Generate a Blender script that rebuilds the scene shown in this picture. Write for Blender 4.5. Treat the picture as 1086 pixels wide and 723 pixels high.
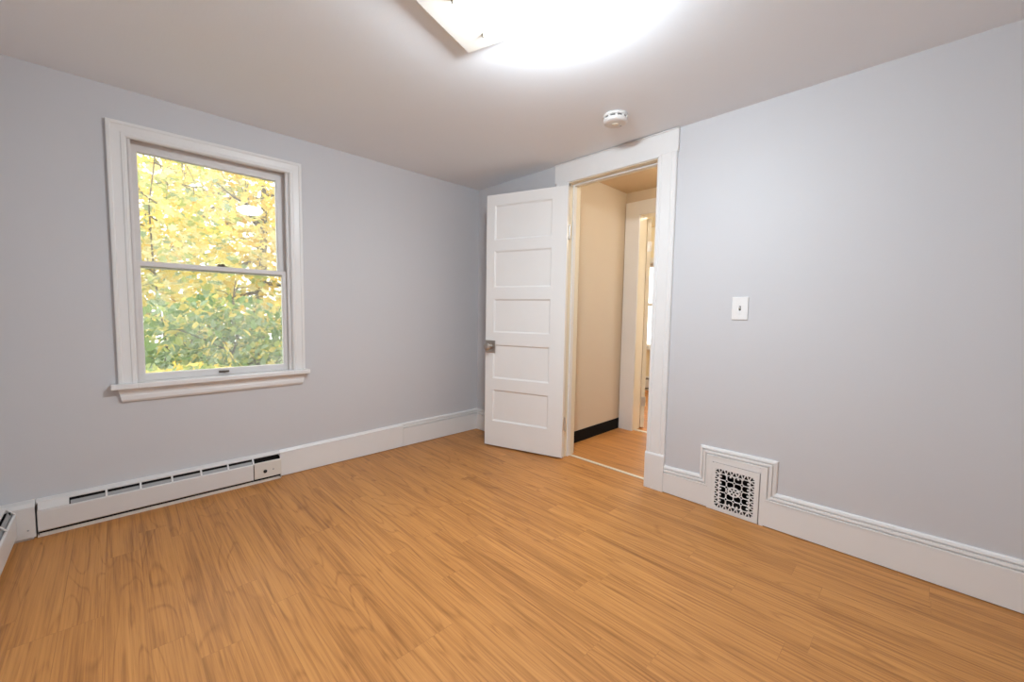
import bpy, bmesh, math, random
from mathutils import Vector, Matrix
random.seed(7)
sc = bpy.context.scene
col = sc.collection
for o in list(bpy.data.objects):
    bpy.data.objects.remove(o, do_unlink=True)

# ------------------------------------------------------------------ camera
FPX, IW, IH = 430.34, 1086.0, 723.0
CAM = Vector((-2.370, -2.870, 1.080))
YAW, PITCH, ROLL = math.radians(45.603), math.radians(-4.069), math.radians(0.924)
fw = Vector((math.cos(PITCH) * math.cos(YAW), math.cos(PITCH) * math.sin(YAW), math.sin(PITCH)))
r0 = Vector((math.sin(YAW), -math.cos(YAW), 0))
u0 = r0.cross(fw)
rt = r0 * math.cos(ROLL) + u0 * math.sin(ROLL)
up = -r0 * math.sin(ROLL) + u0 * math.cos(ROLL)
cd = bpy.data.cameras.new('camera')
cam = bpy.data.objects.new('camera', cd)
col.objects.link(cam)
cd.sensor_fit = 'HORIZONTAL'
cd.sensor_width = 36.0
cd.lens = 36.0 * FPX / IW
cd.clip_start = 0.02
m = Matrix((rt, up, -fw)).transposed().to_4x4()
m.translation = CAM
cam.matrix_world = m
sc.camera = cam

# ------------------------------------------------------------------ light and exposure
SKY = 3.6            # overcast white sky
SHADE = 262.0         # glowing ceiling fixture
sc.view_settings.view_transform = 'Standard'
sc.view_settings.look = 'None'
sc.view_settings.gamma = 1.0
sc.view_settings.use_curve_mapping = False
sc.view_settings.exposure = 0.0
w = bpy.data.worlds.new('world')
sc.world = w
w.use_nodes = True
bg = w.node_tree.nodes['Background']
bg.inputs[0].default_value = (0.96, 0.98, 1.0, 1)
bg.inputs[1].default_value = SKY
sc.cycles.max_bounces = 12
sc.cycles.diffuse_bounces = 8
sc.cycles.transparent_max_bounces = 24
sc.cycles.sample_clamp_indirect = 6.0

CEIL = 2.156
XL, YF = -2.784, -3.75          # left wall face, wall behind the camera
T = 0.022                       # baseboard thickness

# ------------------------------------------------------------------ helpers
def tag(o, label=None, cat=None, group=None, kind=None):
    if label: o['label'] = label
    if cat: o['category'] = cat
    if group: o['group'] = group
    if kind: o['kind'] = kind
    return o

def empty(name, loc, rz=0.0):
    o = bpy.data.objects.new(name, None)
    o.empty_display_size = 0.05
    col.objects.link(o)
    o.location = loc
    o.rotation_euler = (0, 0, rz)
    return o

class MB:
    """collects shapes and links them as one mesh"""
    def __init__(s):
        s.v = []; s.f = []; s.mi = []
    def add(s, vs, fs, mi=0):
        b = len(s.v)
        s.v += [tuple(v) for v in vs]
        s.f += [tuple(b + i for i in f) for f in fs]
        s.mi += [mi] * len(fs)
    def box(s, x0, x1, y0, y1, z0, z1, mi=0):
        if x0 > x1: x0, x1 = x1, x0
        if y0 > y1: y0, y1 = y1, y0
        if z0 > z1: z0, z1 = z1, z0
        s.add([(x0,y0,z0),(x1,y0,z0),(x1,y1,z0),(x0,y1,z0),(x0,y0,z1),(x1,y0,z1),(x1,y1,z1),(x0,y1,z1)],
              [(0,3,2,1),(4,5,6,7),(0,1,5,4),(1,2,6,5),(2,3,7,6),(3,0,4,7)], mi)
        return s
    def prism(s, poly, fn, a, b):
        """poly: 2-D points; fn(p, t) -> xyz; extruded from t=a to t=b"""
        n = len(poly)
        s.add([fn(p, a) for p in poly] + [fn(p, b) for p in poly],
              [tuple(range(n - 1, -1, -1)), tuple(range(n, 2 * n))] +
              [(i, (i + 1) % n, n + (i + 1) % n, n + i) for i in range(n)])
        return s
    def lathe(s, prof, c=(0,0,0), ax='z', n=32):
        """prof: (r, h) pairs, first and last may have r=0"""
        vs = []
        for (r, h) in prof:
            for k in range(n):
                a = 2 * math.pi * k / n
                p = (r * math.cos(a), r * math.sin(a), h)
                if ax == 'y': p = (p[0], p[2], p[1])
                if ax == 'x': p = (p[2], p[0], p[1])
                vs.append((p[0] + c[0], p[1] + c[1], p[2] + c[2]))
        fs = []
        for i in range(len(prof) - 1):
            for k in range(n):
                fs.append((i*n+k, i*n+(k+1)%n, (i+1)*n+(k+1)%n, (i+1)*n+k))
        fs.append(tuple(range(n - 1, -1, -1)))
        fs.append(tuple((len(prof)-1)*n + k for k in range(n)))
        s.add(vs, fs)
        return s
    def tube(s, pts, rad, n=8):
        vs = []; fs = []
        for i, p in enumerate(pts):
            p = Vector(p)
            a = Vector(pts[max(0, i - 1)]); b = Vector(pts[min(len(pts) - 1, i + 1)])
            t = (b - a).normalized()
            q = t.cross(Vector((0.3, 0.2, 1))).normalized()
            if q.length < 0.1: q = t.cross(Vector((1, 0, 0))).normalized()
            r = t.cross(q)
            R = rad[i] if isinstance(rad, (list, tuple)) else rad
            for k in range(n):
                an = 2 * math.pi * k / n
                vs.append(p + q * math.cos(an) * R + r * math.sin(an) * R)
        for i in range(len(pts) - 1):
            for k in range(n):
                fs.append((i*n+k, i*n+(k+1)%n, (i+1)*n+(k+1)%n, (i+1)*n+k))
        fs.append(tuple(range(n - 1, -1, -1)))
        fs.append(tuple((len(pts)-1)*n + k for k in range(n)))
        s.add(vs, fs)
        return s
    def plate(s, us, vs_, holes, fn, a, b):
        """flat sheet on a grid of breaks us x vs_ with rectangular holes, fn(u, v, t) -> xyz, thick from t=a to t=b"""
        us = sorted(set([round(x, 5) for x in us] + [round(h[i], 5) for h in holes for i in (0, 1)]))
        vv = sorted(set([round(x, 5) for x in vs_] + [round(h[i], 5) for h in holes for i in (2, 3)]))
        def solid(i, j):
            if i < 0 or j < 0 or i >= len(us) - 1 or j >= len(vv) - 1: return False
            cu, cv = (us[i] + us[i+1]) / 2, (vv[j] + vv[j+1]) / 2
            return not any(h[0] < cu < h[1] and h[2] < cv < h[3] for h in holes)
        idx = {}; V = []; Fc = []
        def vi(i, j, t):
            if (i, j, t) not in idx:
                idx[(i, j, t)] = len(V); V.append(fn(us[i], vv[j], a if t == 0 else b))
            return idx[(i, j, t)]
        for i in range(len(us) - 1):
            for j in range(len(vv) - 1):
                if not solid(i, j): continue
                Fc.append((vi(i,j,0), vi(i,j+1,0), vi(i+1,j+1,0), vi(i+1,j,0)))
                Fc.append((vi(i,j,1), vi(i+1,j,1), vi(i+1,j+1,1), vi(i,j+1,1)))
                if not solid(i-1, j): Fc.append((vi(i,j,0), vi(i,j,1), vi(i,j+1,1), vi(i,j+1,0)))
                if not solid(i+1, j): Fc.append((vi(i+1,j,0), vi(i+1,j+1,0), vi(i+1,j+1,1), vi(i+1,j,1)))
                if not solid(i, j-1): Fc.append((vi(i,j,0), vi(i+1,j,0), vi(i+1,j,1), vi(i,j,1)))
                if not solid(i, j+1): Fc.append((vi(i,j+1,0), vi(i,j+1,1), vi(i+1,j+1,1), vi(i+1,j+1,0)))
        s.add(V, Fc)
        return s
    def build(s, name, mats, parent=None, world=False, bevel=0.0, seg=2, smooth=False, ang=35):
        me = bpy.data.meshes.new(name)
        off = Vector(parent.location) if (parent is not None and world) else Vector((0, 0, 0))
        me.from_pydata([Vector(v) - off for v in s.v], [], s.f)
        if not isinstance(mats, (list, tuple)): mats = [mats]
        for mt in mats: me.materials.append(mt)
        if len(mats) > 1: me.polygons.foreach_set('material_index', s.mi)
        bm = bmesh.new(); bm.from_mesh(me)
        bmesh.ops.recalc_face_normals(bm, faces=bm.faces)
        bm.to_mesh(me); bm.free()
        me.update()
        o = bpy.data.objects.new(name, me)
        col.objects.link(o)
        if parent is not None: o.parent = parent
        if bevel > 0:
            md = o.modifiers.new('bevel', 'BEVEL')
            md.width = bevel; md.segments = seg; md.limit_method = 'ANGLE'; md.angle_limit = math.radians(ang)
            md.harden_normals = False
        if smooth:
            for p in me.polygons: p.use_smooth = True
            try: me.set_sharp_from_angle(angle=math.radians(40))
            except Exception: pass
        return o

def sweep(mb, path, prof, fn):
    """moulding: path of (u, z) points, profile of (s, d): s to the right of travel, d out of the wall"""
    n = len(path); rows = []
    for i in range(n):
        p = Vector(path[i])
        def nrm(a, b):
            t = (Vector(b) - Vector(a)).normalized(); return Vector((t.y, -t.x))
        if i == 0: N = nrm(path[0], path[1])
        elif i == n - 1: N = nrm(path[-2], path[-1])
        else:
            n1, n2 = nrm(path[i-1], path[i]), nrm(path[i], path[i+1])
            N = (n1 + n2); N = N / max(0.2, N.dot(n1))
        rows.append([fn((p + N * s_)[0], (p + N * s_)[1], d) for (s_, d) in prof])
    k = len(prof); V = [v for r in rows for v in r]; Fc = []
    for i in range(n - 1):
        for j in range(k):
            Fc.append((i*k+j, i*k+(j+1)%k, (i+1)*k+(j+1)%k, (i+1)*k+j))
    Fc.append(tuple(range(k))); Fc.append(tuple((n-1)*k + j for j in range(k)))
    mb.add(V, Fc)

# ------------------------------------------------------------------ materials
def nt(name):
    mt = bpy.data.materials.new(name); mt.use_nodes = True
    t = mt.node_tree
    return mt, t, t.nodes['Principled BSDF']

def paint(name, c, rough=0.6, bump=0.0, bscale=120.0, var=0.0, vscale=6.0, spec=0.5):
    mt, t, b = nt(name)
    b.inputs['Base Color'].default_value = (*c, 1)
    b.inputs['Roughness'].default_value = rough
    b.inputs['Specular IOR Level'].default_value = spec
    tc = t.nodes.new('ShaderNodeTexCoord')
    if var > 0:
        n = t.nodes.new('ShaderNodeTexNoise'); n.inputs['Scale'].default_value = vscale; n.inputs['Detail'].default_value = 5
        mx = t.nodes.new('ShaderNodeMix'); mx.data_type = 'RGBA'
        mx.inputs[6].default_value = (*[x * (1 - var) for x in c], 1)
        mx.inputs[7].default_value = (*[min(1, x * (1 + var)) for x in c], 1)
        t.links.new(tc.outputs['Object'], n.inputs['Vector'])
        t.links.new(n.outputs['Fac'], mx.inputs[0])
        t.links.new(mx.outputs[2], b.inputs['Base Color'])
    if bump > 0:
        n = t.nodes.new('ShaderNodeTexNoise'); n.inputs['Scale'].default_value = bscale; n.inputs['Detail'].default_value = 4
        bp = t.nodes.new('ShaderNodeBump'); bp.inputs['Strength'].default_value = bump; bp.inputs['Distance'].default_value = 0.002
        t.links.new(tc.outputs['Object'], n.inputs['Vector'])
        t.links.new(n.outputs['Fac'], bp.inputs['Height'])
        t.links.new(bp.outputs['Normal'], b.inputs['Normal'])
    return mt

WALL = paint('lavender_grey_wall_paint', (0.605, 0.607, 0.625), 0.55, 0.12, 160, 0.015, 3)
CEILM = paint('ceiling_paint', (0.84, 0.88, 0.92), 0.8, 0.15, 90, 0.02, 2)
TRIM = paint('white_gloss_trim', (0.79, 0.785, 0.775), 0.35, 0.08, 35, 0.02, 9)
SASHM = paint('old_white_sash_paint', (0.72, 0.70, 0.69), 0.42, 0.15, 40, 0.05, 14)
DOORM = paint('white_door_paint', (0.85, 0.84, 0.82), 0.38, 0.06, 30, 0.02, 5)
HEATM = paint('white_enamel', (0.70, 0.685, 0.67), 0.35, 0.05, 20, 0.03, 10)
HEATC = paint('cream_enamel', (0.72, 0.68, 0.62), 0.38, 0.05, 20, 0.03, 10)
FINM = paint('grey_heater_fin', (0.34, 0.34, 0.34), 0.5)
DARK = paint('dark_void', (0.012, 0.011, 0.010), 0.8)
RUBBER = paint('black_vinyl_base', (0.006, 0.0055, 0.0055), 0.7, spec=0.15)
HALLW = paint('beige_hall_paint', (0.66, 0.57, 0.45), 0.6, 0.1, 120, 0.02, 3)
HALLC = paint('tan_hall_ceiling', (0.68, 0.54, 0.36), 0.7, 0.1, 90)
CREAM = paint('cream_trim', (0.80, 0.73, 0.58), 0.4, 0.06, 30, 0.03, 8)
CREAMW = paint('cream_wall', (0.80, 0.73, 0.55), 0.6, 0.08, 90)
PLASTIC = paint('white_plastic', (0.82, 0.82, 0.81), 0.3)
DETW = paint('aged_white_plastic', (0.68, 0.66, 0.635), 0.4)
IVORY = paint('ivory_plastic', (0.72, 0.65, 0.53), 0.4)
STRIP = paint('pale_threshold', (0.66, 0.60, 0.50), 0.4)
PANM = paint('cream_pan', (0.74, 0.71, 0.65), 0.45)
BARK = paint('bark', (0.10, 0.075, 0.055), 0.9, 0.4, 60, 0.3, 20)
GRASS = paint('lawn', (0.12, 0.16, 0.05), 0.9, 0.5, 50, 0.4, 8)
SLOTM = paint('grey_slot', (0.10, 0.10, 0.10), 0.6)

def metal(name, c, rough):
    mt, t, b = nt(name)
    b.inputs['Base Color'].default_value = (*c, 1)
    b.inputs['Metallic'].default_value = 1.0
    b.inputs['Roughness'].default_value = rough
    n = t.nodes.new('ShaderNodeTexNoise'); n.inputs['Scale'].default_value = 60
    mr = t.nodes.new('ShaderNodeMapRange'); mr.inputs[3].default_value = rough * 0.8; mr.inputs[4].default_value = rough * 1.25
    tc = t.nodes.new('ShaderNodeTexCoord')
    t.links.new(tc.outputs['Object'], n.inputs['Vector']); t.links.new(n.outputs['Fac'], mr.inputs[0])
    t.links.new(mr.outputs[0], b.inputs['Roughness'])
    return mt
NICKEL = metal('satin_nickel', (0.50, 0.46, 0.42), 0.32)
BRONZE = metal('dark_bronze', (0.10, 0.08, 0.06), 0.4)
HINGEM = metal('painted_hinge_steel', (0.75, 0.73, 0.70), 0.5)

def glass_mat():
    mt = bpy.data.materials.new('window_glass'); mt.use_nodes = True
    t = mt.node_tree; t.nodes.clear()
    out = t.nodes.new('ShaderNodeOutputMaterial')
    tr = t.nodes.new('ShaderNodeBsdfTransparent'); tr.inputs[0].default_value = (0.96, 0.97, 0.96, 1)
    gl = t.nodes.new('ShaderNodeBsdfGlossy'); gl.inputs['Roughness'].default_value = 0.02
    fr = t.nodes.new('ShaderNodeFresnel'); fr.inputs[0].default_value = 1.45
    mx = t.nodes.new('ShaderNodeMixShader')
    t.links.new(fr.outputs[0], mx.inputs[0]); t.links.new(tr.outputs[0], mx.inputs[1]); t.links.new(gl.outputs[0], mx.inputs[2])
    # thin film of dust on the old panes
    tl = t.nodes.new('ShaderNodeBsdfTranslucent'); tl.inputs[0].default_value = (0.9, 0.9, 0.9, 1)
    n = t.nodes.new('ShaderNodeTexNoise'); n.inputs['Scale'].default_value = 3.0; n.inputs['Detail'].default_value = 4
    tc = t.nodes.new('ShaderNodeTexCoord'); t.links.new(tc.outputs['Object'], n.inputs['Vector'])
    mr = t.nodes.new('ShaderNodeMapRange'); mr.inputs[1].default_value = 0.35; mr.inputs[2].default_value = 0.75
    mr.inputs[3].default_value = 0.04; mr.inputs[4].default_value = 0.17
    t.links.new(n.outputs['Fac'], mr.inputs[0])
    m2 = t.nodes.new('ShaderNodeMixShader')
    t.links.new(mr.outputs[0], m2.inputs[0]); t.links.new(mx.outputs[0], m2.inputs[1]); t.links.new(tl.outputs[0], m2.inputs[2])
    t.links.new(m2.outputs[0], out.inputs['Surface'])
    return mt
GLASS = glass_mat()

def leaf_mat(name, c):
    mt = bpy.data.materials.new(name); mt.use_nodes = True
    t = mt.node_tree; t.nodes.clear()
    out = t.nodes.new('ShaderNodeOutputMaterial')
    d = t.nodes.new('ShaderNodeBsdfDiffuse'); tl = t.nodes.new('ShaderNodeBsdfTranslucent')
    n = t.nodes.new('ShaderNodeTexNoise'); n.inputs['Scale'].default_value = 5.0
    tc = t.nodes.new('ShaderNodeTexCoord'); t.links.new(tc.outputs['Object'], n.inputs['Vector'])
    mx = t.nodes.new('ShaderNodeMix'); mx.data_type = 'RGBA'
    mx.inputs[6].default_value = (*[x * 0.75 for x in c], 1); mx.inputs[7].default_value = (*[min(1, x * 1.15) for x in c], 1)
    t.links.new(n.outputs['Fac'], mx.inputs[0])
    t.links.new(mx.outputs[2], d.inputs[0]); t.links.new(mx.outputs[2], tl.inputs[0])
    ms = t.nodes.new('ShaderNodeMixShader'); ms.inputs[0].default_value = 0.5
    t.links.new(d.outputs[0], ms.inputs[1]); t.links.new(tl.outputs[0], ms.inputs[2])
    t.links.new(ms.outputs[0], out.inputs['Surface'])
    return mt
LYEL = leaf_mat('leaf_yellow', (0.87, 0.70, 0.20))
LPALE = leaf_mat('leaf_pale_yellow', (0.90, 0.82, 0.44))
LGOLD = leaf_mat('leaf_gold', (0.90, 0.62, 0.10))
LLIME = leaf_mat('leaf_lime', (0.46, 0.52, 0.17))
LGRN = leaf_mat('leaf_green', (0.24, 0.36, 0.12))
LDGR = leaf_mat('leaf_deep_green', (0.14, 0.24, 0.08))
LSAGE = leaf_mat('leaf_sage', (0.38, 0.48, 0.30))

def emit_mat(name, c, s):
    mt, t, b = nt(name)
    b.inputs['Base Color'].default_value = (0.85, 0.83, 0.78, 1)
    b.inputs['Roughness'].default_value = 0.4
    b.inputs['Emission Color'].default_value = (*c, 1)
    b.inputs['Emission Strength'].default_value = s
    return mt
SHADEM = emit_mat('glowing_frosted_shade', (0.87, 0.965, 1.04), SHADE)

HALLFILLM = emit_mat('added_hall_fill_globe', (1.0, 0.94, 0.80), 34.0)  # glow of the lamp added to warm the hall
FARFILLM = emit_mat('added_far_fill_globe', (1.0, 0.92, 0.76), 150.0)  # glow of the lamp added to brighten the far room

def floor_mat():
    mt, t, b = nt('oak_laminate_planks')
    L = t.links.new
    def N(k, **kw):
        n = t.nodes.new(k)
        for a, v in kw.items(): setattr(n, a, v)
        return n
    def math_(op, a, bb=None):
        n = N('ShaderNodeMath', operation=op)
        for i, x in enumerate((a, bb)):
            if x is None: continue
            if isinstance(x, (int, float)): n.inputs[i].default_value = x
            else: L(x, n.inputs[i])
        return n.outputs[0]
    tc = N('ShaderNodeTexCoord'); sp = N('ShaderNodeSeparateXYZ'); L(tc.outputs['Object'], sp.inputs[0])
    X, Y = sp.outputs[0], sp.outputs[1]
    PW, PL = 0.108, 0.92
    row = math_('FLOOR', math_('DIVIDE', math_('ADD', X, 20.04), PW))
    wn = N('ShaderNodeTexWhiteNoise', noise_dimensions='1D'); L(row, wn.inputs['W'])
    cb = N('ShaderNodeCombineXYZ'); L(math_('ADD', math_('ADD', Y, 20.0), math_('MULTIPLY', wn.outputs['Value'], PL)), cb.inputs[0]); L(math_('ADD', X, 20.04), cb.inputs[1])
    br = N('ShaderNodeTexBrick'); L(cb.outputs[0], br.inputs['Vector'])
    br.offset = 0.0; br.offset_frequency = 1; br.squash = 1.0
    br.inputs['Color1'].default_value = (0, 0, 0, 1); br.inputs['Color2'].default_value = (1, 1, 1, 1); br.inputs['Mortar'].default_value = (0.5, 0.5, 0.5, 1)
    br.inputs['Scale'].default_value = 1.0; br.inputs['Mortar Size'].default_value = 0.0009; br.inputs['Mortar Smooth'].default_value = 0.3
    br.inputs['Brick Width'].default_value = PL; br.inputs['Row Height'].default_value = PW; br.inputs['Bias'].default_value = 0.0
    rnd = N('ShaderNodeSeparateColor'); L(br.outputs['Color'], rnd.inputs[0]); R = rnd.outputs[0]
    def vec(sx, sy, sr):
        c = N('ShaderNodeCombineXYZ')
        L(math_('MULTIPLY', X, sx), c.inputs[0]); L(math_('MULTIPLY', Y, sy), c.inputs[1]); L(math_('MULTIPLY', R, sr), c.inputs[2])
        return c.outputs[0]
    def noise(v, sc_, det, rough=0.5, dist=0.0):
        n = N('ShaderNodeTexNoise'); L(v, n.inputs['Vector']); n.inputs['Scale'].default_value = sc_
        n.inputs['Detail'].default_value = det; n.inputs['Roughness'].default_value = rough; n.inputs['Distortion'].default_value = dist
        return n.outputs['Fac']
    def ramp(f, a, bb, c0=0.0, c1=1.0):
        n = N('ShaderNodeMapRange'); L(f, n.inputs[0])
        for i, x in zip((1, 2, 3, 4), (a, bb, c0, c1)): n.inputs[i].default_value = x
        return n.outputs[0]
    fine = noise(vec(120, 2.0, 37), 1.0, 5, 0.6)
    pores = noise(vec(240, 5.0, 71), 1.0, 3, 0.6)
    broad = noise(vec(17, 0.8, 53), 1.0, 3, 0.5, 0.4)
    cath = noise(vec(5.6, 0.70, 977), 1.0, 2, 0.45, 0.25)
    rings = math_('FRACT', math_('MULTIPLY', cath, 13.0))
    line = ramp(math_('ABSOLUTE', math_('SUBTRACT', rings, 0.5)), 0.36, 0.5)     # thin dark ring lines
    sl = math_('MULTIPLY', line, ramp(broad, 0.35, 0.65, 0.25, 1.0))
    fac = math_('ADD', math_('MULTIPLY', ramp(fine, 0.32, 0.68), 0.52), math_('MULTIPLY', ramp(broad, 0.3, 0.7), 0.34))
    fac = math_('ADD', fac, math_('MULTIPLY', math_('SUBTRACT', R, 0.5), 0.12))
    fac = math_('SUBTRACT', fac, math_('MULTIPLY', sl, 0.30))
    fac = math_('SUBTRACT', fac, math_('MULTIPLY', ramp(pores, 0.56, 0.72), 0.22))
    cr = N('ShaderNodeValToRGB'); L(fac, cr.inputs[0])
    e = cr.color_ramp.elements
    e[0].position = 0.0; e[0].color = (0.27, 0.103, 0.0235, 1)
    e[1].position = 1.0; e[1].color = (0.645, 0.310, 0.095, 1)
    q = cr.color_ramp.elements.new(0.45); q.color = (0.490, 0.213, 0.057, 1)
    mx = N('ShaderNodeMix', data_type='RGBA'); L(math_('MULTIPLY', br.outputs['Fac'], 0.28), mx.inputs[0])
    L(cr.outputs[0], mx.inputs[6]); mx.inputs[7].default_value = (0.16, 0.065, 0.02, 1)
    L(mx.outputs[2], b.inputs['Base Color'])
    L(ramp(fine, 0.3, 0.7, 0.40, 0.50), b.inputs['Roughness'])
    b.inputs['Specular IOR Level'].default_value = 0.42
    bp = N('ShaderNodeBump'); bp.inputs['Strength'].default_value = 0.12; bp.inputs['Distance'].default_value = 0.0015
    L(math_('SUBTRACT', fac, math_('MULTIPLY', br.outputs['Fac'], 1.5)), bp.inputs['Height']); L(bp.outputs[0], b.inputs['Normal'])
    return mt
FLOORM = floor_mat()

# ------------------------------------------------------------------ room shell
WT = 0.11                                   # inner wall thickness
DY0, DY1, DZ = -1.685, -1.020, 2.005        # doorway opening
WX0, WX1, WZ0, WZ1 = -2.300, -1.556, 0.655, 1.945   # window opening in the back wall
HY0, HY1, HX = -1.95, -0.872, 1.030         # hall
FX1, FY0, FY1 = 3.070, -2.30, 1.30          # far room

def struct(o):
    o['kind'] = 'structure'; return o

b = MB()
b.box(XL - .12, WT, YF - .12, 0.14, -.06, 0)
b.box(WT, HX + .12, HY0 - .1, HY1 + .1, -.06, 0)
b.box(HX + .12, FX1 + .14, FY0 - .12, FY1 + .12, -.06, 0)
struct(b.build('floor', FLOORM))
struct(MB().box(XL - .12, WT, YF - .12, 0.14, CEIL, CEIL + .08).build('ceiling', CEILM))
struct(MB().plate([XL - .12, WT], [0, CEIL], [(WX0, WX1, WZ0, WZ1)], lambda u, v, t: (u, t, v), 0.0, 0.14).build('wall_back', WALL))
# the wall with the doorway and the register opening
struct(MB().plate([-0.0, -YF + .12], [0, CEIL], [(-DY1 - .012, -DY0 + .012, -1, DZ + .012), (2.095, 2.301, 0.018, 0.245)],
                  lambda u, v, t: (t, -u, v), 0.0, WT).build('wall_right', WALL))
struct(MB().box(XL - .12, XL, YF - .12, 0, 0, CEIL).build('wall_left', WALL))
struct(MB().box(XL, 0, YF - .12, YF, 0, CEIL).build('wall_front', WALL))

# hall
struct(MB().box(WT, HX, HY1, HY1 + .10, 0, 2.18).build('wall_hall_left', HALLW))
struct(MB().box(WT, HX, HY0 - .10, HY0, 0, 2.18).build('wall_hall_right', HALLW))
struct(MB().box(WT, HX + .12, HY0 - .1, HY1 + .1, 2.18, 2.24).build('ceiling_hall', HALLC))
EY1, EY0, EZ = -1.018, -1.72, 1.965         # doorway at the hall's end
struct(MB().plate([-HY1 - .1, -HY0 + .1], [0, 2.18], [(-EY1 - .01, -EY0 + .01, -1, EZ + .01)], lambda u, v, t: (t, -u, v), HX, HX + .12).build('wall_hall_end', HALLW))
# far room
fwn = (-0.55, 0.55, 0.60, 1.95)
struct(MB().plate([-FY1, -FY0], [0, 2.3], [(-0.42, 0.55, 0.60, 1.80)], lambda u, v, t: (t, -u, v), FX1, FX1 + .14).build('wall_far_room_back', CREAMW))
struct(MB().box(HX + .12, FX1 + .14, FY1, FY1 + .12, 0, 2.3).build('wall_far_room_left', CREAMW))
struct(MB().plate([HX + .12, FX1 + .14], [0, 2.3], [(1.6, 2.7, 0.7, 1.9)], lambda u, v, t: (u, t, v), FY0 - .12, FY0).build('wall_far_room_right', CREAMW))
b = MB(); b.box(HX, HX + .12, HY1 + .1, FY1 + .12, 0, 2.3); b.box(HX, HX + .12, FY0 - .12, HY0 - .1, 0, 2.3); b.box(HX + .02, HX + .12, HY0 - .1, HY1 + .1, 2.24, 2.3)
struct(b.build('wall_far_room_front', CREAMW))
struct(MB().box(HX, FX1 + .14, FY0 - .12, FY1 + .12, 2.3, 2.36).build('ceiling_far_room', CREAMW))

# ------------------------------------------------------------------ baseboards
PROF = [(0, 0), (0, .006), (.003, .011), (.012, .0145), (.0155, .0150), (.0162, .0070), (.0212, .0070), (.0220, .0170), (.0325, .0190),
        (.0335, .0190), (.0342, .0095), (.0400, .0095), (.0408, .0215), (.045, T), (.050, T), (.050, 0)]
def base_run(mb, u0, u1, h0, h1, fn):
    sweep(mb, [(u0, h0), (u1, h1)], PROF, fn)
    mb.prism([(u0, .004), (u1, .004), (u1, h1 - .0495), (u0, h0 - .0495)], lambda p, t: fn(p[0], p[1], t), 0, T)
fB = lambda u, z, d: (-d, -u, z)
fA = lambda u, z, d: (u, -d, z)
# right wall: one run that steps up around the register
b = MB()
pth = [(1.803, .163), (2.010, .171), (2.010, .345), (2.389, .350), (2.389, .184), (3.18, .196), (-YF, .200)]
sweep(b, pth, PROF, fB)
s_ = .0495
b.prism([(1.803, .004), (2.0605, .004), (2.0605, .1205), (1.803, .1135)], lambda p, t: fB(p[0], p[1], t), 0, T)
b.prism([(2.3390, .004), (3.18, .004), (3.18, .1465), (2.3390, .1350)], lambda p, t: fB(p[0], p[1], t), 0, T)
b.prism([(3.18, .004), (-YF, .004), (-YF, .1505), (3.18, .1465)], lambda p, t: fB(p[0], p[1], t), 0, T)
b.box(-T, 0, -2.0605, -2.0810, 0, .297); b.box(-T, 0, -2.3190, -2.3390, 0, .300)
b.box(-T, 0, -2.0810, -2.3190, .272, .298)
struct(b.build('baseboard_right', TRIM))
b = MB(); base_run(b, 0.0, 0.893, .188, .186, fB); struct(b.build('baseboard_door', TRIM))
b = MB(); base_run(b, -.768, 0.0, .187, .188, fA); struct(b.build('baseboard_corner', TRIM))
b = MB()
sweep(b, [(-1.648, .170), (-.770, .186)], [(0, 0), (0, .010), (.010, .016), (.014, T), (.020, T), (.020, 0)], fA)
b.prism([(-1.648, .004), (-.770, .004), (-.770, .1665), (-1.648, .1505)], lambda p, t: fA(p[0], p[1], t), 0, T)
struct(b.build('baseboard_back', TRIM))
b = MB(); base_run(b, -2.0, 2.775, .18, .18, lambda u, z, d: (-u, YF + d, z)); struct(b.build('baseboard_front', TRIM))

# ------------------------------------------------------------------ door casing (trim)
tr = struct(empty('trim_1', (0, -1.35, 0)))
b = MB()
b.box(-.020, 0, -1.808, -.893, 2.022, 2.146)
b.box(-.024, 0, -1.700, -1.000, 2.010, 2.022)
b.build('header_board', TRIM, tr, True, bevel=.0025)
MB().box(-.026, 0, -1.812, -.890, 2.146, 2.152).build('header_cap', TRIM, tr, True, bevel=.001)
def casing(y_in, sgn):
    b = MB()
    sweep(b, [(0, .226), (0, 2.022)], [(0, 0), (0, .016), (.006, .020), (.020, .020), (.024, .016), (.028, .016), (.032, .020), (.086, .020), (.090, .016), (.094, .016), (.098, .020), (.113, .020), (.117, .016), (.117, 0)],
          lambda u, z, d: (-d, y_in + sgn * u, z))
    b.build('side_casing', TRIM, tr, True, bevel=0)
    b = MB(); b.box(-.027, 0, y_in - sgn * .003, y_in + sgn * .119, 0, .218)
    b.prism([(0, .218), (-.027, .218), (-.021, .228), (0, .228)], lambda p, t: (p[0], t, p[1]), y_in - sgn * .003, y_in + sgn * .119)
    b.build('plinth_block', TRIM, tr, True, bevel=.002)
casing(-1.685, -1); casing(-1.020, 1)
b = MB()
b.box(-.012, WT + .004, DY0 - .012, DY0, 0, DZ); b.box(-.012, WT + .004, DY1, DY1 + .012, 0, DZ); b.box(-.012, WT + .004, DY0 - .012, DY1 + .012, DZ, DZ + .012)
b.build('door_jamb', CREAM, tr, True, bevel=.0015)
b = MB()
b.box(.034, .068, DY0, DY0 + .011, 0, DZ); b.box(.034, .068, DY1 - .011, DY1, 0, DZ); b.box(.034, .068, DY0 + .011, DY1 - .011, DZ - .011, DZ)
b.build('door_stop', TRIM, tr, True, bevel=.002)
b = MB()   # casing on the hall side
for y0_, y1_ in ((DY0 - .10, DY0), (DY1, DY1 + .10)): b.box(WT, WT + .018, y0_, y1_, 0, 2.02)
b.box(WT, WT + .018, DY0 - .10, DY1 + .10, 2.02, 2.12)
b.build('hall_casing', CREAM, tr, True, bevel=.002)
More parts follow.
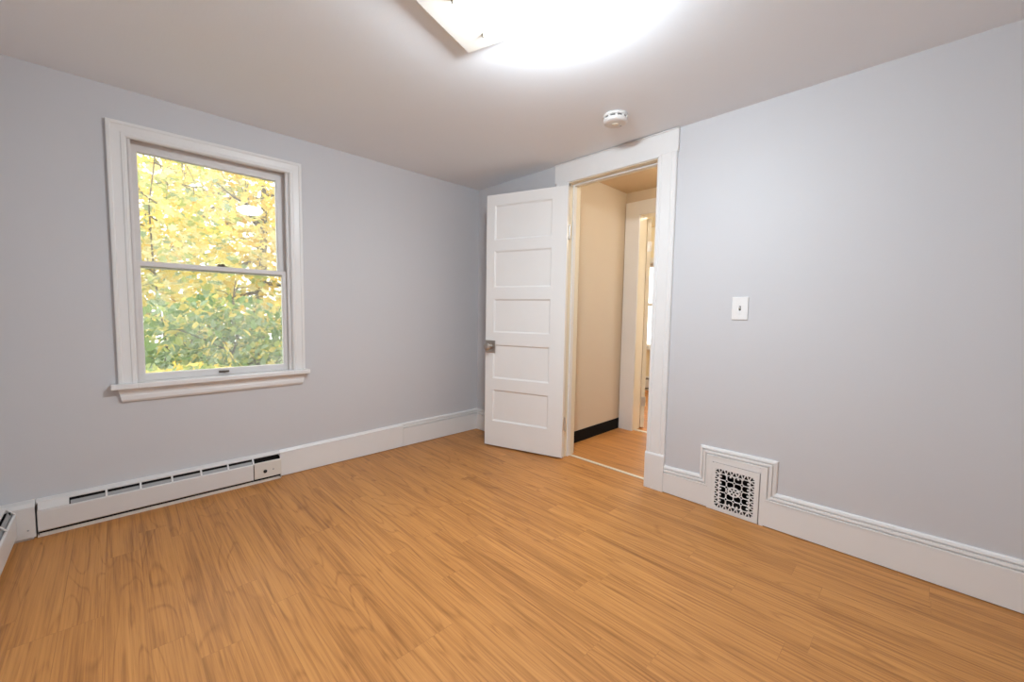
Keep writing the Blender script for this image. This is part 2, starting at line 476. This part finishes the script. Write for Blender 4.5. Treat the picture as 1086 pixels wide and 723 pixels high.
o = MB().box(.062, .090, DY0 + .001, DY1 - .001, 0, .004).build('trim_2', STRIP, bevel=.001); struct(o)

# ------------------------------------------------------------------ open door
DW, DH, DT = 0.664, 1.966, 0.035
HINGE = Vector((-.053, -1.046, .012))
drot = math.atan2(.632, -.21)
b = MB()
PX0, PX1 = .118, .592
PZ = [(.205, .455), (.548, .815), (.912, 1.170), (1.262, 1.540), (1.626, 1.888)]
PZ = [(z0 - .004, z1 - .004) for z0, z1 in PZ]
b.plate([0, DW], [0, DH], [(PX0, PX1, z0, z1) for z0, z1 in PZ], lambda u, v, t: (u, t, v), -DT, 0)
for z0, z1 in PZ:
    b.box(PX0 - .002, PX1 + .002, -.026, -.009, z0 - .002, z1 + .002)
    for s_, yy in ((1, -.009), (-1, -.026)):        # sloped sticking around each panel
        e = .012; k = .007 * s_
        for (p, q, p2, q2) in (((PX0, z0), (PX1, z0), (PX1 - e, z0 + e), (PX0 + e, z0 + e)), ((PX1, z0), (PX1, z1), (PX1 - e, z1 - e), (PX1 - e, z0 + e)),
                               ((PX1, z1), (PX0, z1), (PX0 + e, z1 - e), (PX1 - e, z1 - e)), ((PX0, z1), (PX0, z0), (PX0 + e, z0 + e), (PX0 + e, z1 - e))):
            a = yy + k
            vs = [(p[0], a, p[1]), (q[0], a, q[1]), (p2[0], yy - .001 * s_, p2[1]), (q2[0], yy - .001 * s_, q2[1]), (p[0], yy - .001 * s_, p[1]), (q[0], yy - .001 * s_, q[1])]
            b.add(vs, [(0, 1, 2, 3), (0, 1, 5, 4), (4, 5, 2, 3), (0, 3, 4), (1, 5, 2)])
door = struct(b.build('door_1', DOORM, bevel=.0015))
door.location = HINGE; door.rotation_euler = (0, 0, drot)
def knob(parent, x, z, s_, y0):
    b = MB(); b.box(x - .045, x + .045, y0, y0 + s_ * .007, z - .049, z + .049)
    r = b.build('knob_plate', NICKEL, parent, bevel=.003)
    b = MB()
    b.lathe([(.0, 0), (.020, 0), (.020, .006), (.012, .010), (.011, .026), (.016, .031), (.026, .038), (.029, .048), (.027, .056), (.018, .061), (.0, .062)][1:-1],
            (0, 0, 0), 'y', 28)
    b.v = [(x + p[0], y0 + s_ * (.007 + p[1]), z + p[2]) for p in b.v]
    b.build('door_knob', NICKEL, r, smooth=True)
knob(door, .617, .795, 1, 0.0); knob(door, .617, .795, -1, -DT)
MB().box(DW, DW + .002, -.029, -.006, .74, .85).build('latch_plate', NICKEL, door)
for z in (.245, 1.645):
    b = MB(); b.lathe([(.0055, 0), (.0055, .088)], (-.006, -DT - .002, z - .044), 'z', 16)
    b.lathe([(.003, 0), (.0068, .003), (.0068, .007), (.004, .010)], (-.006, -DT - .002, z + .044), 'z', 16)
    b.lathe([(.004, 0), (.0068, .003), (.0068, .006), (.003, .008)], (-.006, -DT - .002, z - .052), 'z', 16)
    b.box(-.0015, .0005, -DT, -.006, z - .044, z + .044)
    b.build('hinge', HINGEM, door, smooth=True)

# ------------------------------------------------------------------ window
win = struct(empty('window_1', ((WX0 + WX1) / 2, 0, WZ0)))
CP = [(0, 0), (0, .020), (.004, .022), (.014, .022), (.018, .018), (.050, .016), (.054, .020), (.066, .020), (.070, .016), (.073, .012), (.073, 0)]
b = MB()   # three sided casing, outer edge path clockwise from bottom left
sweep(b, [(-2.370, .684), (-2.369, 1.992), (-1.484, 1.999), (-1.483, .684)], CP, fA)
b.build('window_casing', TRIM, win, True, bevel=.001)
b = MB()
b.box(WX0, WX0 + .008, .0, .14, .68, WZ1); b.box(WX1 - .008, WX1, .0, .14, .68, WZ1); b.box(WX0, WX1, .0, .14, WZ1 - .010, WZ1)
b.box(WX0 + .008, WX0 + .018, -.004, .016, .684, WZ1 - .01); b.box(WX1 - .018, WX1 - .008, -.004, .016, .684, WZ1 - .01)
b.box(WX0 + .008, WX1 - .008, -.004, .016, WZ1 - .020, WZ1 - .01)
b.build('window_jamb', SASHM, win, True, bevel=.001)
b = MB(); b.prism([(-.052, .657), (-.052, .684), (.02, .684), (.145, .672), (.145, .657)], lambda p, t: (t, p[0], p[1]), WX0 + .002, WX1 - .002)
b.box(-2.398, WX0 + .004, -.052, 0, .657, .684); b.box(WX1 - .004, -1.462, -.052, 0, .657, .684)
b.build('window_sill', TRIM, win, True, bevel=.004)
b = MB()
sweep(b, [(-2.374, .657), (-1.484, .657)], [(0, 0), (0, .026), (.018, .025), (.026, .019), (.034, .018), (.040, .020), (.058, .020), (.068, .014), (.071, .009), (.071, 0)], fA)
for i, v in enumerate(b.v):       # ends taper towards the bottom
    k = max(0, (.657 - v[2])) * .22
    b.v[i] = (v[0] + (k if v[0] < -1.9 else -k), v[1], v[2])
b.build('window_apron', TRIM, win, True, bevel=.001)
def sash(name, x0, x1, z0, z1, y0, y1, gx0, gx1, gz0, gz1):
    b = MB(); b.plate([x0, x1], [z0, z1], [(gx0, gx1, gz0, gz1)], lambda u, v, t: (u, t, v), y0, y1)
    e = .006; ym = (y0 + y1) / 2
    o = b.build(name, SASHM, win, True, bevel=.003)
    g = MB().box(gx0 - .003, gx1 + .003, ym - .0015, ym + .0015, gz0 - .003, gz1 + .003)
    off = Vector(win.location)
    g.v = [tuple(Vector(v) - off) for v in g.v]
    g.build('glass_pane', GLASS, o)
    return o
up_s = sash('upper_sash', WX0 + .008, WX1 - .008, 1.283, WZ1 - .010, .058, .092, -2.256, -1.612, 1.318, 1.880)
lo_s = sash('lower_sash', WX0 + .009, WX1 - .009, .684, 1.316, .020, .054, -2.263, -1.598, .722, 1.290)
tag(up_s, 'upper sash with a wide top rail, its glass showing yellow leaves'); tag(lo_s, 'lower sash with a dark finger lift on its bottom rail')
off = Vector(win.location)
b = MB(); b.box(-1.945, -1.895, .012, .020, .699, .709); b.box(-1.940, -1.900, .000, .014, .704, .708); b.lathe([(.003, 0), (.005, .004)], (-1.920, .008, .697), 'z', 10)
b.v = [tuple(Vector(v) - off) for v in b.v]
b.build('sash_lift', BRONZE, lo_s, bevel=.001)
b = MB(); b.box(-1.935, -1.885, .024, .046, 1.316, 1.321); b.lathe([(.010, 0), (.010, .008), (.006, .012)], (-1.905, .035, 1.321), 'z', 16); b.box(-1.930, -1.902, .030, .038, 1.322, 1.330)
b.v = [tuple(Vector(v) - off) for v in b.v]
b.build('sash_lock', BRONZE, lo_s, bevel=.001)

# ------------------------------------------------------------------ baseboard heaters
def heater(loc, rz, L, zs, start_blank, ctrl, label, nseg):
    """local: x along the wall, wall face at y=0, room at -y"""
    h = empty('baseboard_heater', loc, rz)
    tag(h, label, 'heater', 'white baseboard heaters')
    P = lambda v: [(p[0], p[1], p[2] * zs) for p in v]
    def bld(b, name, mat, bevel=.0012, parent=h):
        b.v = P(b.v); return b.build(name, mat, parent, bevel=bevel)
    D = .062
    b = MB(); b.box(0, L, -.004, 0, .004, .150)
    b.prism([(0, .150), (0, .174), (-.010, .176), (-.034, .168), (-.036, .164), (-.036, .158), (-.033, .158), (-.030, .164), (-.010, .170), (-.004, .150)], lambda p, t: (t, p[0], p[1]), 0, L)
    bld(b, 'back_hood', HEATM, .0008)
    xe = L - ctrl
    b = MB(); b.prism([(-D, .036), (-D, .128), (-D + .004, .132), (-D + .009, .132), (-D + .009, .129), (-D + .005, .127), (-D + .005, .039), (-D + .014, .035), (-D + .014, .031), (-D + .004, .031)], lambda p, t: (t, p[0], p[1]), .004, xe - .002)
    fp = bld(b, 'front_panel', HEATM)
    slope = lambda k, dz=0: [(-D + .001, .128 + dz), (-D + .001, .134 + dz), (-.036, .162 + dz), (-.034, .160 + dz), (-.036, .157 + dz), (-D + .004, .130 + dz)]
    if start_blank > 0:
        b = MB(); b.prism(slope(0, .0015), lambda p, t: (t, p[0], p[1]), .006, start_blank); bld(b, 'blank_plate', HEATM, .0005)
    b = MB(); b.box(.01, xe, -.050, -.008, .060, .112)         # finned element behind the slot
    bld(b, 'heating_element', FINM, 0)
    b = MB(); b.box(.004, L - .004, -.010, -.005, .012, .150); b.box(.004, .006, -D + .014, -.005, .012, .146); b.box(L - .006, L - .004, -D + .014, -.005, .012, .146)
    b.box(.004, L - .004, -D + .034, -.005, .008, .060); b.box(.004, L - .004, -D + .008, -.005, .112, .120)
    bld(b, 'liner', DARK, 0)
    b = MB(); b.prism([(-D + .011, .124), (-D + .013, .123), (-D + .023, .146), (-D + .021, .147)], lambda p, t: (t, p[0], p[1]), start_blank + .004, xe - .004)
    bld(b, 'damper', FINM, 0)
    for k in range(nseg):
        x = start_blank + (xe - start_blank) * (k + 1) / nseg
        b = MB(); b.prism(slope(0, .001), lambda p, t: (t, p[0], p[1]), x - .004, x + .004); bld(b, 'slot_bracket', HEATM, .0004)
    b = MB(); b.box(.0, L, -D + .016, -D + .022, 0, .017); bld(b, 'floor_strip', HEATC, .001)
    if ctrl > 0:
        b = MB(); b.prism([(-D, .034), (-D, .130), (-D + .004, .134), (-D + .010, .134), (-D + .010, .034)], lambda p, t: (t, p[0], p[1]), xe + .003, L - .003)
        b.box(L - .003, L, -D, -.004, .010, .134)
        cp = bld(b, 'control_box', HEATC)
        cp['label'] = 'cream control box at the right end with a thermostat shaft'
        xc = xe + ctrl * .40
        b = MB(); b.lathe([(.0105, 0), (.0105, .0015), (.006, .002), (.005, .012), (.0035, .013)], (0, 0, 0), 'y', 18)
        b.v = [(xc + p[0], -D - p[1], .074 + p[2]) for p in b.v]; bld(b, 'thermostat_shaft', DARK, 0, cp)
        b = MB(); b.lathe([(.004, 0), (.004, .002), (.002, .003)], (0, 0, 0), 'y', 12)
        b.v = [(xe + ctrl * .70 + p[0], -D - p[1], .078 + p[2]) for p in b.v]; bld(b, 'screw', FINM, 0, cp)
    return h
heater((-2.665, 0, 0), 0, 1.015, 0.985, .105, .150, 'long white baseboard heater under the window with a cream control box at its right end', 6)
heater((XL, -.062 - 1.70, 0), math.pi / 2, 1.70, 1.05, .0, .0, 'white baseboard heater running along the left wall in the near left corner', 9)
# sheet metal corner filler that joins the two heaters
b = MB(); b.box(XL + .004, -2.667, -.060, -.052, .012, .150); b.prism([(0, .150), (0, .174), (-.040, .168), (-.060, .155), (-.060, .150)], lambda p, t: (t, p[0], p[1]), XL + .002, -2.667)
b.box(XL + .004, -2.675, -.050, -.042, 0, .02)
cf = empty('corner_filler', (-2.72, -.03, 0)); tag(cf, 'white sheet metal filler in the corner between the two baseboard heaters', 'heater panel')
b.build('filler_panel', HEATM, cf, True, bevel=.002)
b = MB(); b.lathe([(.0035, 0), (.0035, .002), (.002, .003)], (0, 0, 0), 'y', 12); b.v = [(-2.690 + p[0], -.060 - p[1], .05 + p[2]) for p in b.v]
b.build('screw', FINM, cf, True)

# ------------------------------------------------------------------ wall register
reg = empty('wall_register', (-T, -2.2, 0))
tag(reg, 'white cast iron register with a pierced lattice grille set in the right baseboard', 'vent')
GU0, GU1, GV0, GV1 = 2.083, 2.316, .003, .270
HU0, HU1, HV0, HV1 = 2.100, 2.296, .022, .241
def hole(u, v):
    """True where the casting is pierced"""
    if not (HU0 < u < HU1 and HV0 < v < HV1): return False
    a = (u - HU0) / (HU1 - HU0); c = (v - HV0) / (HV1 - HV0)
    # rounded outer corners
    du, dv = max(0, .06 - min(a, 1 - a)), max(0, .06 - min(c, 1 - c))
    if du * du + dv * dv > .06 * .06: return False
    bw = .115
    ed = min(a, 1 - a, c, 1 - c)
    if ed < bw:                      # border of little triangles
        if min(a, 1 - a) < min(c, 1 - c): s, w_ = c * 8, min(a, 1 - a) / bw
        else: s, w_ = a * 7, min(c, 1 - c) / bw
        t = abs((s % 1) - .5) * 2
        if w_ < .06 or w_ > .88: return False
        return (t < .80 * w_ + .02) or (t > 1.02 - .50 * (1 - w_) and w_ < .66)
    x = (a - bw) / (1 - 2 * bw); y = (c - bw) / (1 - 2 * bw)
    X, Y = x * 4, y * 5
    # small diamonds where four cells meet
    cx, cy = X - round(X), Y - round(Y)
    rX, rY = X - 2, Y - 2.5
    rr = math.hypot(rX / 1.02, rY / .98)
    if rr < .80:                     # centre rosette
        an = math.atan2(rY, rX)
        if rr < .17: return True
        if rr < .27: return False
        if rr < .62: return math.cos(an * 6) > -.15
        return False
    if 0 < round(X) < 4 and 0 < round(Y) < 5 and abs(cx) + abs(cy) < .215: return True
    fx, fy = X % 1 - .5, Y % 1 - .5
    if abs(fx) > .445 or abs(fy) > .445: return False
    if abs(fx) + abs(fy) > .70: return False
    ring = (int(X) in (0, 3)) or (int(Y) in (0, 4))
    if ring:                         # heart shaped cells along the edge with a pip growing in
        ox = -1 if int(X) == 0 else (1 if int(X) == 3 else 0)
        oy = -1 if int(Y) == 0 else (1 if int(Y) == 4 else 0)
        if ox and oy: oy = 0
        px, py = fx - ox * .30, fy - oy * .30
        if math.hypot(px, py) < .14: return False
    return True
NU, NV = 116, 134
us = [GU0 + (GU1 - GU0) * i / NU for i in range(NU + 1)]; vs = [GV0 + (GV1 - GV0) * j / NV for j in range(NV + 1)]
sol = [[not hole((us[i] + us[i+1]) / 2, (vs[j] + vs[j+1]) / 2) for j in range(NV)] for i in range(NU)]
V = []; Fc = []; idx = {}
def gi(i, j, t):
    if (i, j, t) not in idx:
        idx[(i, j, t)] = len(V); V.append((-(.0270 if t else .0225), -us[i], vs[j]))
    return idx[(i, j, t)]
S = lambda i, j: 0 <= i < NU and 0 <= j < NV and sol[i][j]
for i in range(NU):
    for j in range(NV):
        if not sol[i][j]: continue
        for t in (0, 1): Fc.append((gi(i,j,t), gi(i+1,j,t), gi(i+1,j+1,t), gi(i,j+1,t)))
        if not S(i-1, j): Fc.append((gi(i,j,0), gi(i,j,1), gi(i,j+1,1), gi(i,j+1,0)))
        if not S(i+1, j): Fc.append((gi(i+1,j,0), gi(i+1,j,1), gi(i+1,j+1,1), gi(i+1,j+1,0)))
        if not S(i, j-1): Fc.append((gi(i,j,0), gi(i,j,1), gi(i+1,j,1), gi(i+1,j,0)))
        if not S(i, j+1): Fc.append((gi(i,j+1,0), gi(i,j+1,1), gi(i+1,j+1,1), gi(i+1,j+1,0)))
b = MB(); b.add(V, Fc); b.build('grille', TRIM, reg, True)
b = MB(); x0, x1 = -.0215, .26
b.box(x1, x1 + .003, -2.300, -2.096, .019, .244); b.box(x0, x1, -2.099, -2.096, .019, .244); b.box(x0, x1, -2.300, -2.297, .019, .244)
b.box(x0, x1, -2.300, -2.096, .019, .022); b.box(x0, x1, -2.300, -2.096, .241, .244)
b.build('duct', DARK, reg, True)
for (yy, zz) in ((-2.094, .256), (-2.305, .256)):
    b = MB(); b.lathe([(.004, 0), (.004, .001), (.002, .002)], (0, 0, 0), 'x', 12); b.v = [(-.027 - p[0], yy + p[1], zz + p[2]) for p in b.v]
    b.build('screw', TRIM, reg, True)

# ------------------------------------------------------------------ light switch
sw = empty('light_switch', (0, -2.172, 1.119)); tag(sw, 'white toggle light switch plate on the grey wall right of the doorway', 'light switch')
b = MB(); b.plate([-.0395, .0395], [-.060, .060], [(-.005, .005, -.012, .012)], lambda u, v, t: (t, u, v), -.006, 0)
b.build('switch_plate', PLASTIC, sw, bevel=.0025, ang=60)
b = MB(); b.box(-.0015, 0, -.0048, .0048, -.0118, .0118); b.build('toggle_slot', SLOTM, sw)
b = MB(); b.prism([(0, -.004), (-.006, -.003), (-.017, .004), (-.016, .0085), (-.005, .006), (0, .005)], lambda p, t: (p[0], t, p[1]), -.0036, .0036); b.build('toggle', PLASTIC, sw, bevel=.0008)
for z in (-.030, .030):
    b = MB(); b.lathe([(.0032, 0), (.0032, .0006), (.002, .0014)], (0, 0, 0), 'x', 12); b.v = [(-.006 - p[0], p[1], z + p[2]) for p in b.v]; b.build('screw', PLASTIC, sw)

# ------------------------------------------------------------------ smoke detector
sd = empty('smoke_detector', (-.376, -1.612, CEIL)); tag(sd, 'round white smoke detector on the ceiling in front of the door header', 'smoke detector')
b = MB(); b.lathe([(.064, 0), (.066, -.004), (.066, -.012), (.061, -.014)], (0, 0, 0), 'z', 48); b.build('mounting_base', DETW, sd, smooth=True)
b = MB(); b.lathe([(.058, -.013), (.058, -.024)], (0, 0, 0), 'z', 48); b.build('vent_ring', SLOTM, sd, smooth=True)
b = MB(); b.lathe([(.055, -.023), (.064, -.0235), (.0645, -.034), (.060, -.040), (.050, -.0435), (.030, -.045)], (0, 0, 0), 'z', 48); b.build('cover', DETW, sd, smooth=True)
for k in range(10):
    a = 2 * math.pi * k / 10
    c, s_ = math.cos(a), math.sin(a)
    b = MB(); b.box(.0575, .0640, -.006, .006, -.0245, -.013); b.v = [(p[0]*c - p[1]*s_, p[0]*s_ + p[1]*c, p[2]) for p in b.v]; b.build('rib', DETW, sd)
b = MB(); b.lathe([(.018, -.0445), (.018, -.0475), (.014, -.0490)], (0, 0, 0), 'z', 24); b.build('test_button', IVORY, sd, smooth=True)
b = MB(); b.lathe([(.004, -.042), (.004, -.0445), (.003, -.0452)], (.040, -.010, 0), 'z', 12); b.build('indicator', SLOTM, sd, smooth=True)

# ------------------------------------------------------------------ ceiling fixture
LCORN = Vector((-1.291, -1.486)); U1 = Vector((-.956, -.294)); U2 = Vector((.294, -.956))
LW, LL = .345, .64
cen = LCORN + U1 * LW / 2 + U2 * LL / 2
cl = empty('ceiling_light', (cen.x, cen.y, CEIL), math.atan2(U2.y, U2.x))
tag(cl, 'ceiling light of a cream rectangular pan with screws and a glowing frosted bowl', 'ceiling light')
# local +x runs along the length, +y across
b = MB(); b.box(-LL/2, LL/2, -LW/2, LW/2, -.020, -.016); b.box(-LL/2 + .006, LL/2 - .006, -LW/2 + .006, LW/2 - .006, -.017, 0)
b.build('pan', PANM, cl, bevel=.0015)
BX = .09
b = MB(); b.lathe([(.050, -.019), (.052, -.030), (.070, -.040), (.092, -.046), (.092, -.049), (.040, -.049)], (BX, 0, 0), 'z', 32); b.build('bowl_holder', PANM, cl, smooth=True)
b = MB(); b.lathe([(.042, -.049), (.086, -.050), (.108, -.062), (.112, -.076), (.104, -.092), (.080, -.106), (.045, -.114), (.010, -.116)], (BX, 0, 0), 'z', 40)
b.build('glass_bowl', SHADEM, cl, smooth=True)
for x in (-LL/2 + .115, LL/2 - .115):
    for y in (-LW/2 + .083, LW/2 - .07):
        b = MB(); b.lathe([(.0055, -.018), (.0055, -.024), (.004, -.027), (.0025, -.032)], (x, y, 0), 'z', 14)
        b.build('screw', BRONZE, cl, smooth=True)

# ------------------------------------------------------------------ hall base and far doorway
struct(MB().prism([(WT + .018, 0), (HX, 0), (HX, .098), (WT + .018, .098)], lambda p, t: (p[0], t, p[1]), HY1 - .006, HY1).build('baseboard_hall', RUBBER))
tr3 = struct(empty('trim_3', (HX, (EY0 + EY1) / 2, 0)))
b = MB(); b.box(HX - .020, HX, EY1, HY1 - .007, 0, 2.085); b.build('side_casing', TRIM, tr3, True, bevel=.002)
b = MB(); b.box(HX - .020, HX, EY0 - .12, EY0, 0, 2.085); b.build('side_casing', TRIM, tr3, True, bevel=.002)
b = MB(); b.box(HX - .022, HX, EY0, EY1, EZ, 2.085); b.build('header_board', TRIM, tr3, True, bevel=.002)
b = MB(); b.box(HX - .008, HX + .124, EY1, EY1 + .01, 0, EZ); b.box(HX - .008, HX + .124, EY0 - .01, EY0, 0, EZ); b.box(HX - .008, HX + .124, EY0 - .01, EY1 + .01, EZ, EZ + .01)
b.build('door_jamb', CREAM, tr3, True, bevel=.0015)
# door standing open into the far room
b = MB()
P2 = [(.20, .45), (.55, .81), (.91, 1.17), (1.26, 1.54), (1.63, 1.86)]
b.plate([0, .69], [0, 1.945], [(.115, .575, z0, z1) for z0, z1 in P2], lambda u, v, t: (u, t, v), -.035, 0)
for z0, z1 in P2: b.box(.113, .577, -.026, -.009, z0 - .002, z1 + .002)
d2 = struct(b.build('door_2', CREAM, bevel=.002)); d2.location = (HX + .127, EY1 - .003, .01); d2.rotation_euler = (0, 0, math.radians(34))
for z in (.25, 1.69):
    b = MB(); b.lathe([(.0055, 0), (.0055, .088)], (-.006, -.037, z - .044), 'z', 14); b.box(-.0015, .0005, -.035, -.004, z - .044, z + .044); b.build('hinge', HINGEM, d2, smooth=True)
struct(MB().box(HX + .02, HX + .06, EY0 + .002, EY1 - .002, 0, .006).build('trim_4', STRIP, bevel=.001))
hl = empty('ceiling_light', (.45, -1.66, 2.18)); tag(hl, 'added out-of-view globe light that brightens the hall', 'ceiling light')  # fill lamp added out of view to brighten the hall wall
b = MB(); b.lathe([(.065, 0), (.065, -.012), (.045, -.024)], (0, 0, 0), 'z', 32); b.build('fill_canopy', PANM, hl, smooth=True)
b = MB(); b.lathe([(.040, -.022), (.066, -.045), (.075, -.072), (.066, -.100), (.040, -.120), (.008, -.128)], (0, 0, 0), 'z', 32); b.build('fill_globe', HALLFILLM, hl, smooth=True)
hl = empty('ceiling_light', (2.15, -1.25, 2.30)); tag(hl, 'added unseen globe light that brightens the cream far room', 'ceiling light')  # second added fill lamp, unseen, lights the strip beyond the far doorway
b = MB(); b.lathe([(.075, 0), (.075, -.012), (.045, -.024)], (0, 0, 0), 'z', 32); b.build('fill_canopy', PANM, hl, smooth=True)
b = MB(); b.lathe([(.040, -.022), (.080, -.050), (.095, -.085), (.080, -.120), (.050, -.145), (.008, -.155)], (0, 0, 0), 'z', 32); b.build('fill_globe', FARFILLM, hl, smooth=True)
# window of the far room
w2 = struct(empty('window_2', (FX1, -.065, .6)))
b = MB(); sweep(b, [(-.49, .60), (-.49, 1.87), (.62, 1.87), (.62, .60)], CP, lambda u, z, d: (FX1 - d, -u, z)); b.build('window_casing', TRIM, w2, True)
b = MB(); b.box(FX1 - .06, FX1 + .06, -.66, .53, .575, .60); b.build('window_sill', TRIM, w2, True, bevel=.003)
b = MB(); b.plate([-.42, .55], [1.20, 1.80], [(-.37, .50, 1.24, 1.75)], lambda u, v, t: (t, -u, v), FX1 + .06, FX1 + .09); s2 = b.build('upper_sash', TRIM, w2, True, bevel=.002)
b = MB(); b.box(FX1 + .073, FX1 + .077, -.503, .373, 1.237, 1.753); b.v = [tuple(Vector(v) - Vector(w2.location)) for v in b.v]; b.build('glass_pane', GLASS, s2)
b = MB(); b.plate([-.42, .55], [.60, 1.24], [(-.37, .50, .65, 1.20)], lambda u, v, t: (t, -u, v), FX1 + .02, FX1 + .05); s2 = b.build('lower_sash', TRIM, w2, True, bevel=.002)
b = MB(); b.box(FX1 + .033, FX1 + .037, -.503, .373, .647, 1.203); b.v = [tuple(Vector(v) - Vector(w2.location)) for v in b.v]; b.build('glass_pane', GLASS, s2)
heater((FX1, 1.0, 0), -math.pi / 2, 2.2, 1.1, .0, .0, 'white baseboard heater seen far off through the doorway', 10)

# ------------------------------------------------------------------ outdoors
struct(MB().box(-14, 12, .3, 22, -.75, -.65).build('ground', GRASS))
def leaf_pts(kind):
    if kind == 'maple':
        return [(0, 0), (.30, -.08), (.28, .16), (.62, .22), (.42, .42), (.46, .66), (.20, .60), (0, 1.0), (-.20, .60), (-.46, .66), (-.42, .42), (-.62, .22), (-.28, .16), (-.30, -.08)]
    return [(0, 0), (.16, .12), (.26, .34), (.24, .58), (.13, .82), (0, 1.0), (-.13, .82), (-.24, .58), (-.26, .34), (-.16, .12)]
def foliage(n, place, size, kind, weights):
    b = MB(); base = leaf_pts(kind)
    for _ in range(n):
        c = Vector(place()); s = random.uniform(*size)
        yaw = random.uniform(0, 2 * math.pi); tilt = random.gauss(0.5, .7); rl = random.gauss(0, .6)
        M = Matrix.Rotation(yaw, 3, 'Z') @ Matrix.Rotation(tilt, 3, 'X') @ Matrix.Rotation(rl, 3, 'Y')
        cup = random.uniform(.1, .5)
        vs = [c + M @ Vector((x * s, (y - .4) * s, cup * s * (abs(x) ** 1.5) - .2 * s * y * y)) for x, y in base]
        mid = c + M @ Vector((0, .0, -.03 * s)); k = len(vs)
        mi = random.choices(range(len(weights)), weights)[0]
        b.add(vs + [mid], [(i, (i + 1) % k, k) for i in range(k)], mi)
    return b
def branchy(base, top, n, spread, r0_):
    """trunk plus branches"""
    tk = MB(); br = []
    P0, P1 = Vector(base), Vector(top)
    pts = [P0.lerp(P1, t) + Vector((random.gauss(0, .05), random.gauss(0, .05), 0)) for t in [i / 7 for i in range(8)]]
    tk.tube(pts, [r0_ * (1 - .8 * i / 7) for i in range(8)], 10)
    for k in range(n):
        t = random.uniform(.25, .95); a = random.uniform(0, 2 * math.pi)
        p = P0.lerp(P1, t); L = spread * random.uniform(.5, 1.1); q = [p]; d = Vector((math.cos(a), math.sin(a), random.uniform(.1, .8)))
        for i in range(6):
            d = (d + Vector((random.gauss(0, .25), random.gauss(0, .25), random.gauss(-.06, .2)))).normalized(); q.append(q[-1] + d * L / 6)
        bb = MB(); bb.tube(q, [r0_ * .35 * (1 - .85 * i / 6) + .003 for i in range(7)], 6)
        for i in range(1, 6):
            for _ in range(2):
                a2 = (d + Vector((random.gauss(0, .8), random.gauss(0, .8), random.gauss(0, .5)))).normalized(); e = q[i] + a2 * L * .3
                bb.tube([q[i], q[i].lerp(e, .5) + Vector((0, 0, .02)), e], [.006, .004, .002], 5)
        br.append(bb)
    return tk, br
def in_ell(c, r):
    def f():
        while True:
            p = Vector([random.uniform(-1, 1) for _ in range(3)])
            if .15 < p.length < 1: return (c[0] + p.x * r[0], c[1] + p.y * r[1], c[2] + p.z * r[2])
    return f
def tree(name, label, cat, base, top, nb, spread, r0_, c, r, n, size, kind, mats, weights, ylim):
    t = empty(name, base); tag(t, label, cat)
    tk, br = branchy(base, top, nb, spread, r0_)
    f = foliage(n, in_ell(c, r), size, kind, weights)
    ym = (ylim[0] + ylim[1]) / 2; hw = (ylim[1] - ylim[0]) / 2
    for q in br + [tk, f]:      # keep each plant inside its own bed
        q.v = [(v[0], ym + hw * math.tanh((v[1] - ym) / hw * 1.1) * .98, v[2]) for v in q.v]
    tk.build('trunk', BARK, t, True, smooth=True)
    for bb in br: bb.build('branch', BARK, t, True, smooth=True)
    f.build('foliage', mats, t, True)
    return t
tree('maple_tree', 'yellow autumn maple filling the upper right of the window view', 'tree', (-.7, 5.2, -.65), (-.4, 5.2, 4.6), 14, 2.2, .09,
     (-.6, 5.2, 2.2), (2.6, 1.1, 2.1), 9000, (.07, .14), 'maple', [LYEL, LPALE, LGOLD, LLIME], [6, 5, 2, 1], (4.2, 6.2))
tree('young_tree', 'pale yellow and sage leaved young tree on the left of the window view', 'tree', (-2.0, 3.6, -.65), (-1.95, 3.6, 3.4), 12, 1.1, .017,
     (-1.95, 3.6, 1.75), (.85, .5, 1.35), 1500, (.06, .11), 'maple', [LPALE, LYEL, LSAGE, LLIME], [5, 5, 2, 2], (3.1, 4.1))
tree('green_shrub', 'green leafy shrub low behind the lower window pane', 'shrub', (-1.45, 2.5, -.65), (-1.4, 2.5, 1.0), 12, .8, .025,
     (-1.5, 2.5, .66), (1.0, .45, .56), 1900, (.06, .12), 'oval', [LGRN, LDGR, LSAGE, LLIME, LYEL], [4, 2, 4, 4, 2], (2.0, 3.0))
tree('golden_shrub', 'small golden yellow shrub in the lower left of the window view', 'shrub', (-1.9, 1.5, -.65), (-1.9, 1.5, .5), 8, .5, .018,
     (-1.95, 1.5, .36), (.50, .3, .27), 380, (.05, .09), 'maple', [LGOLD, LYEL, LLIME, LGRN], [3, 5, 3, 2], (1.1, 1.9))
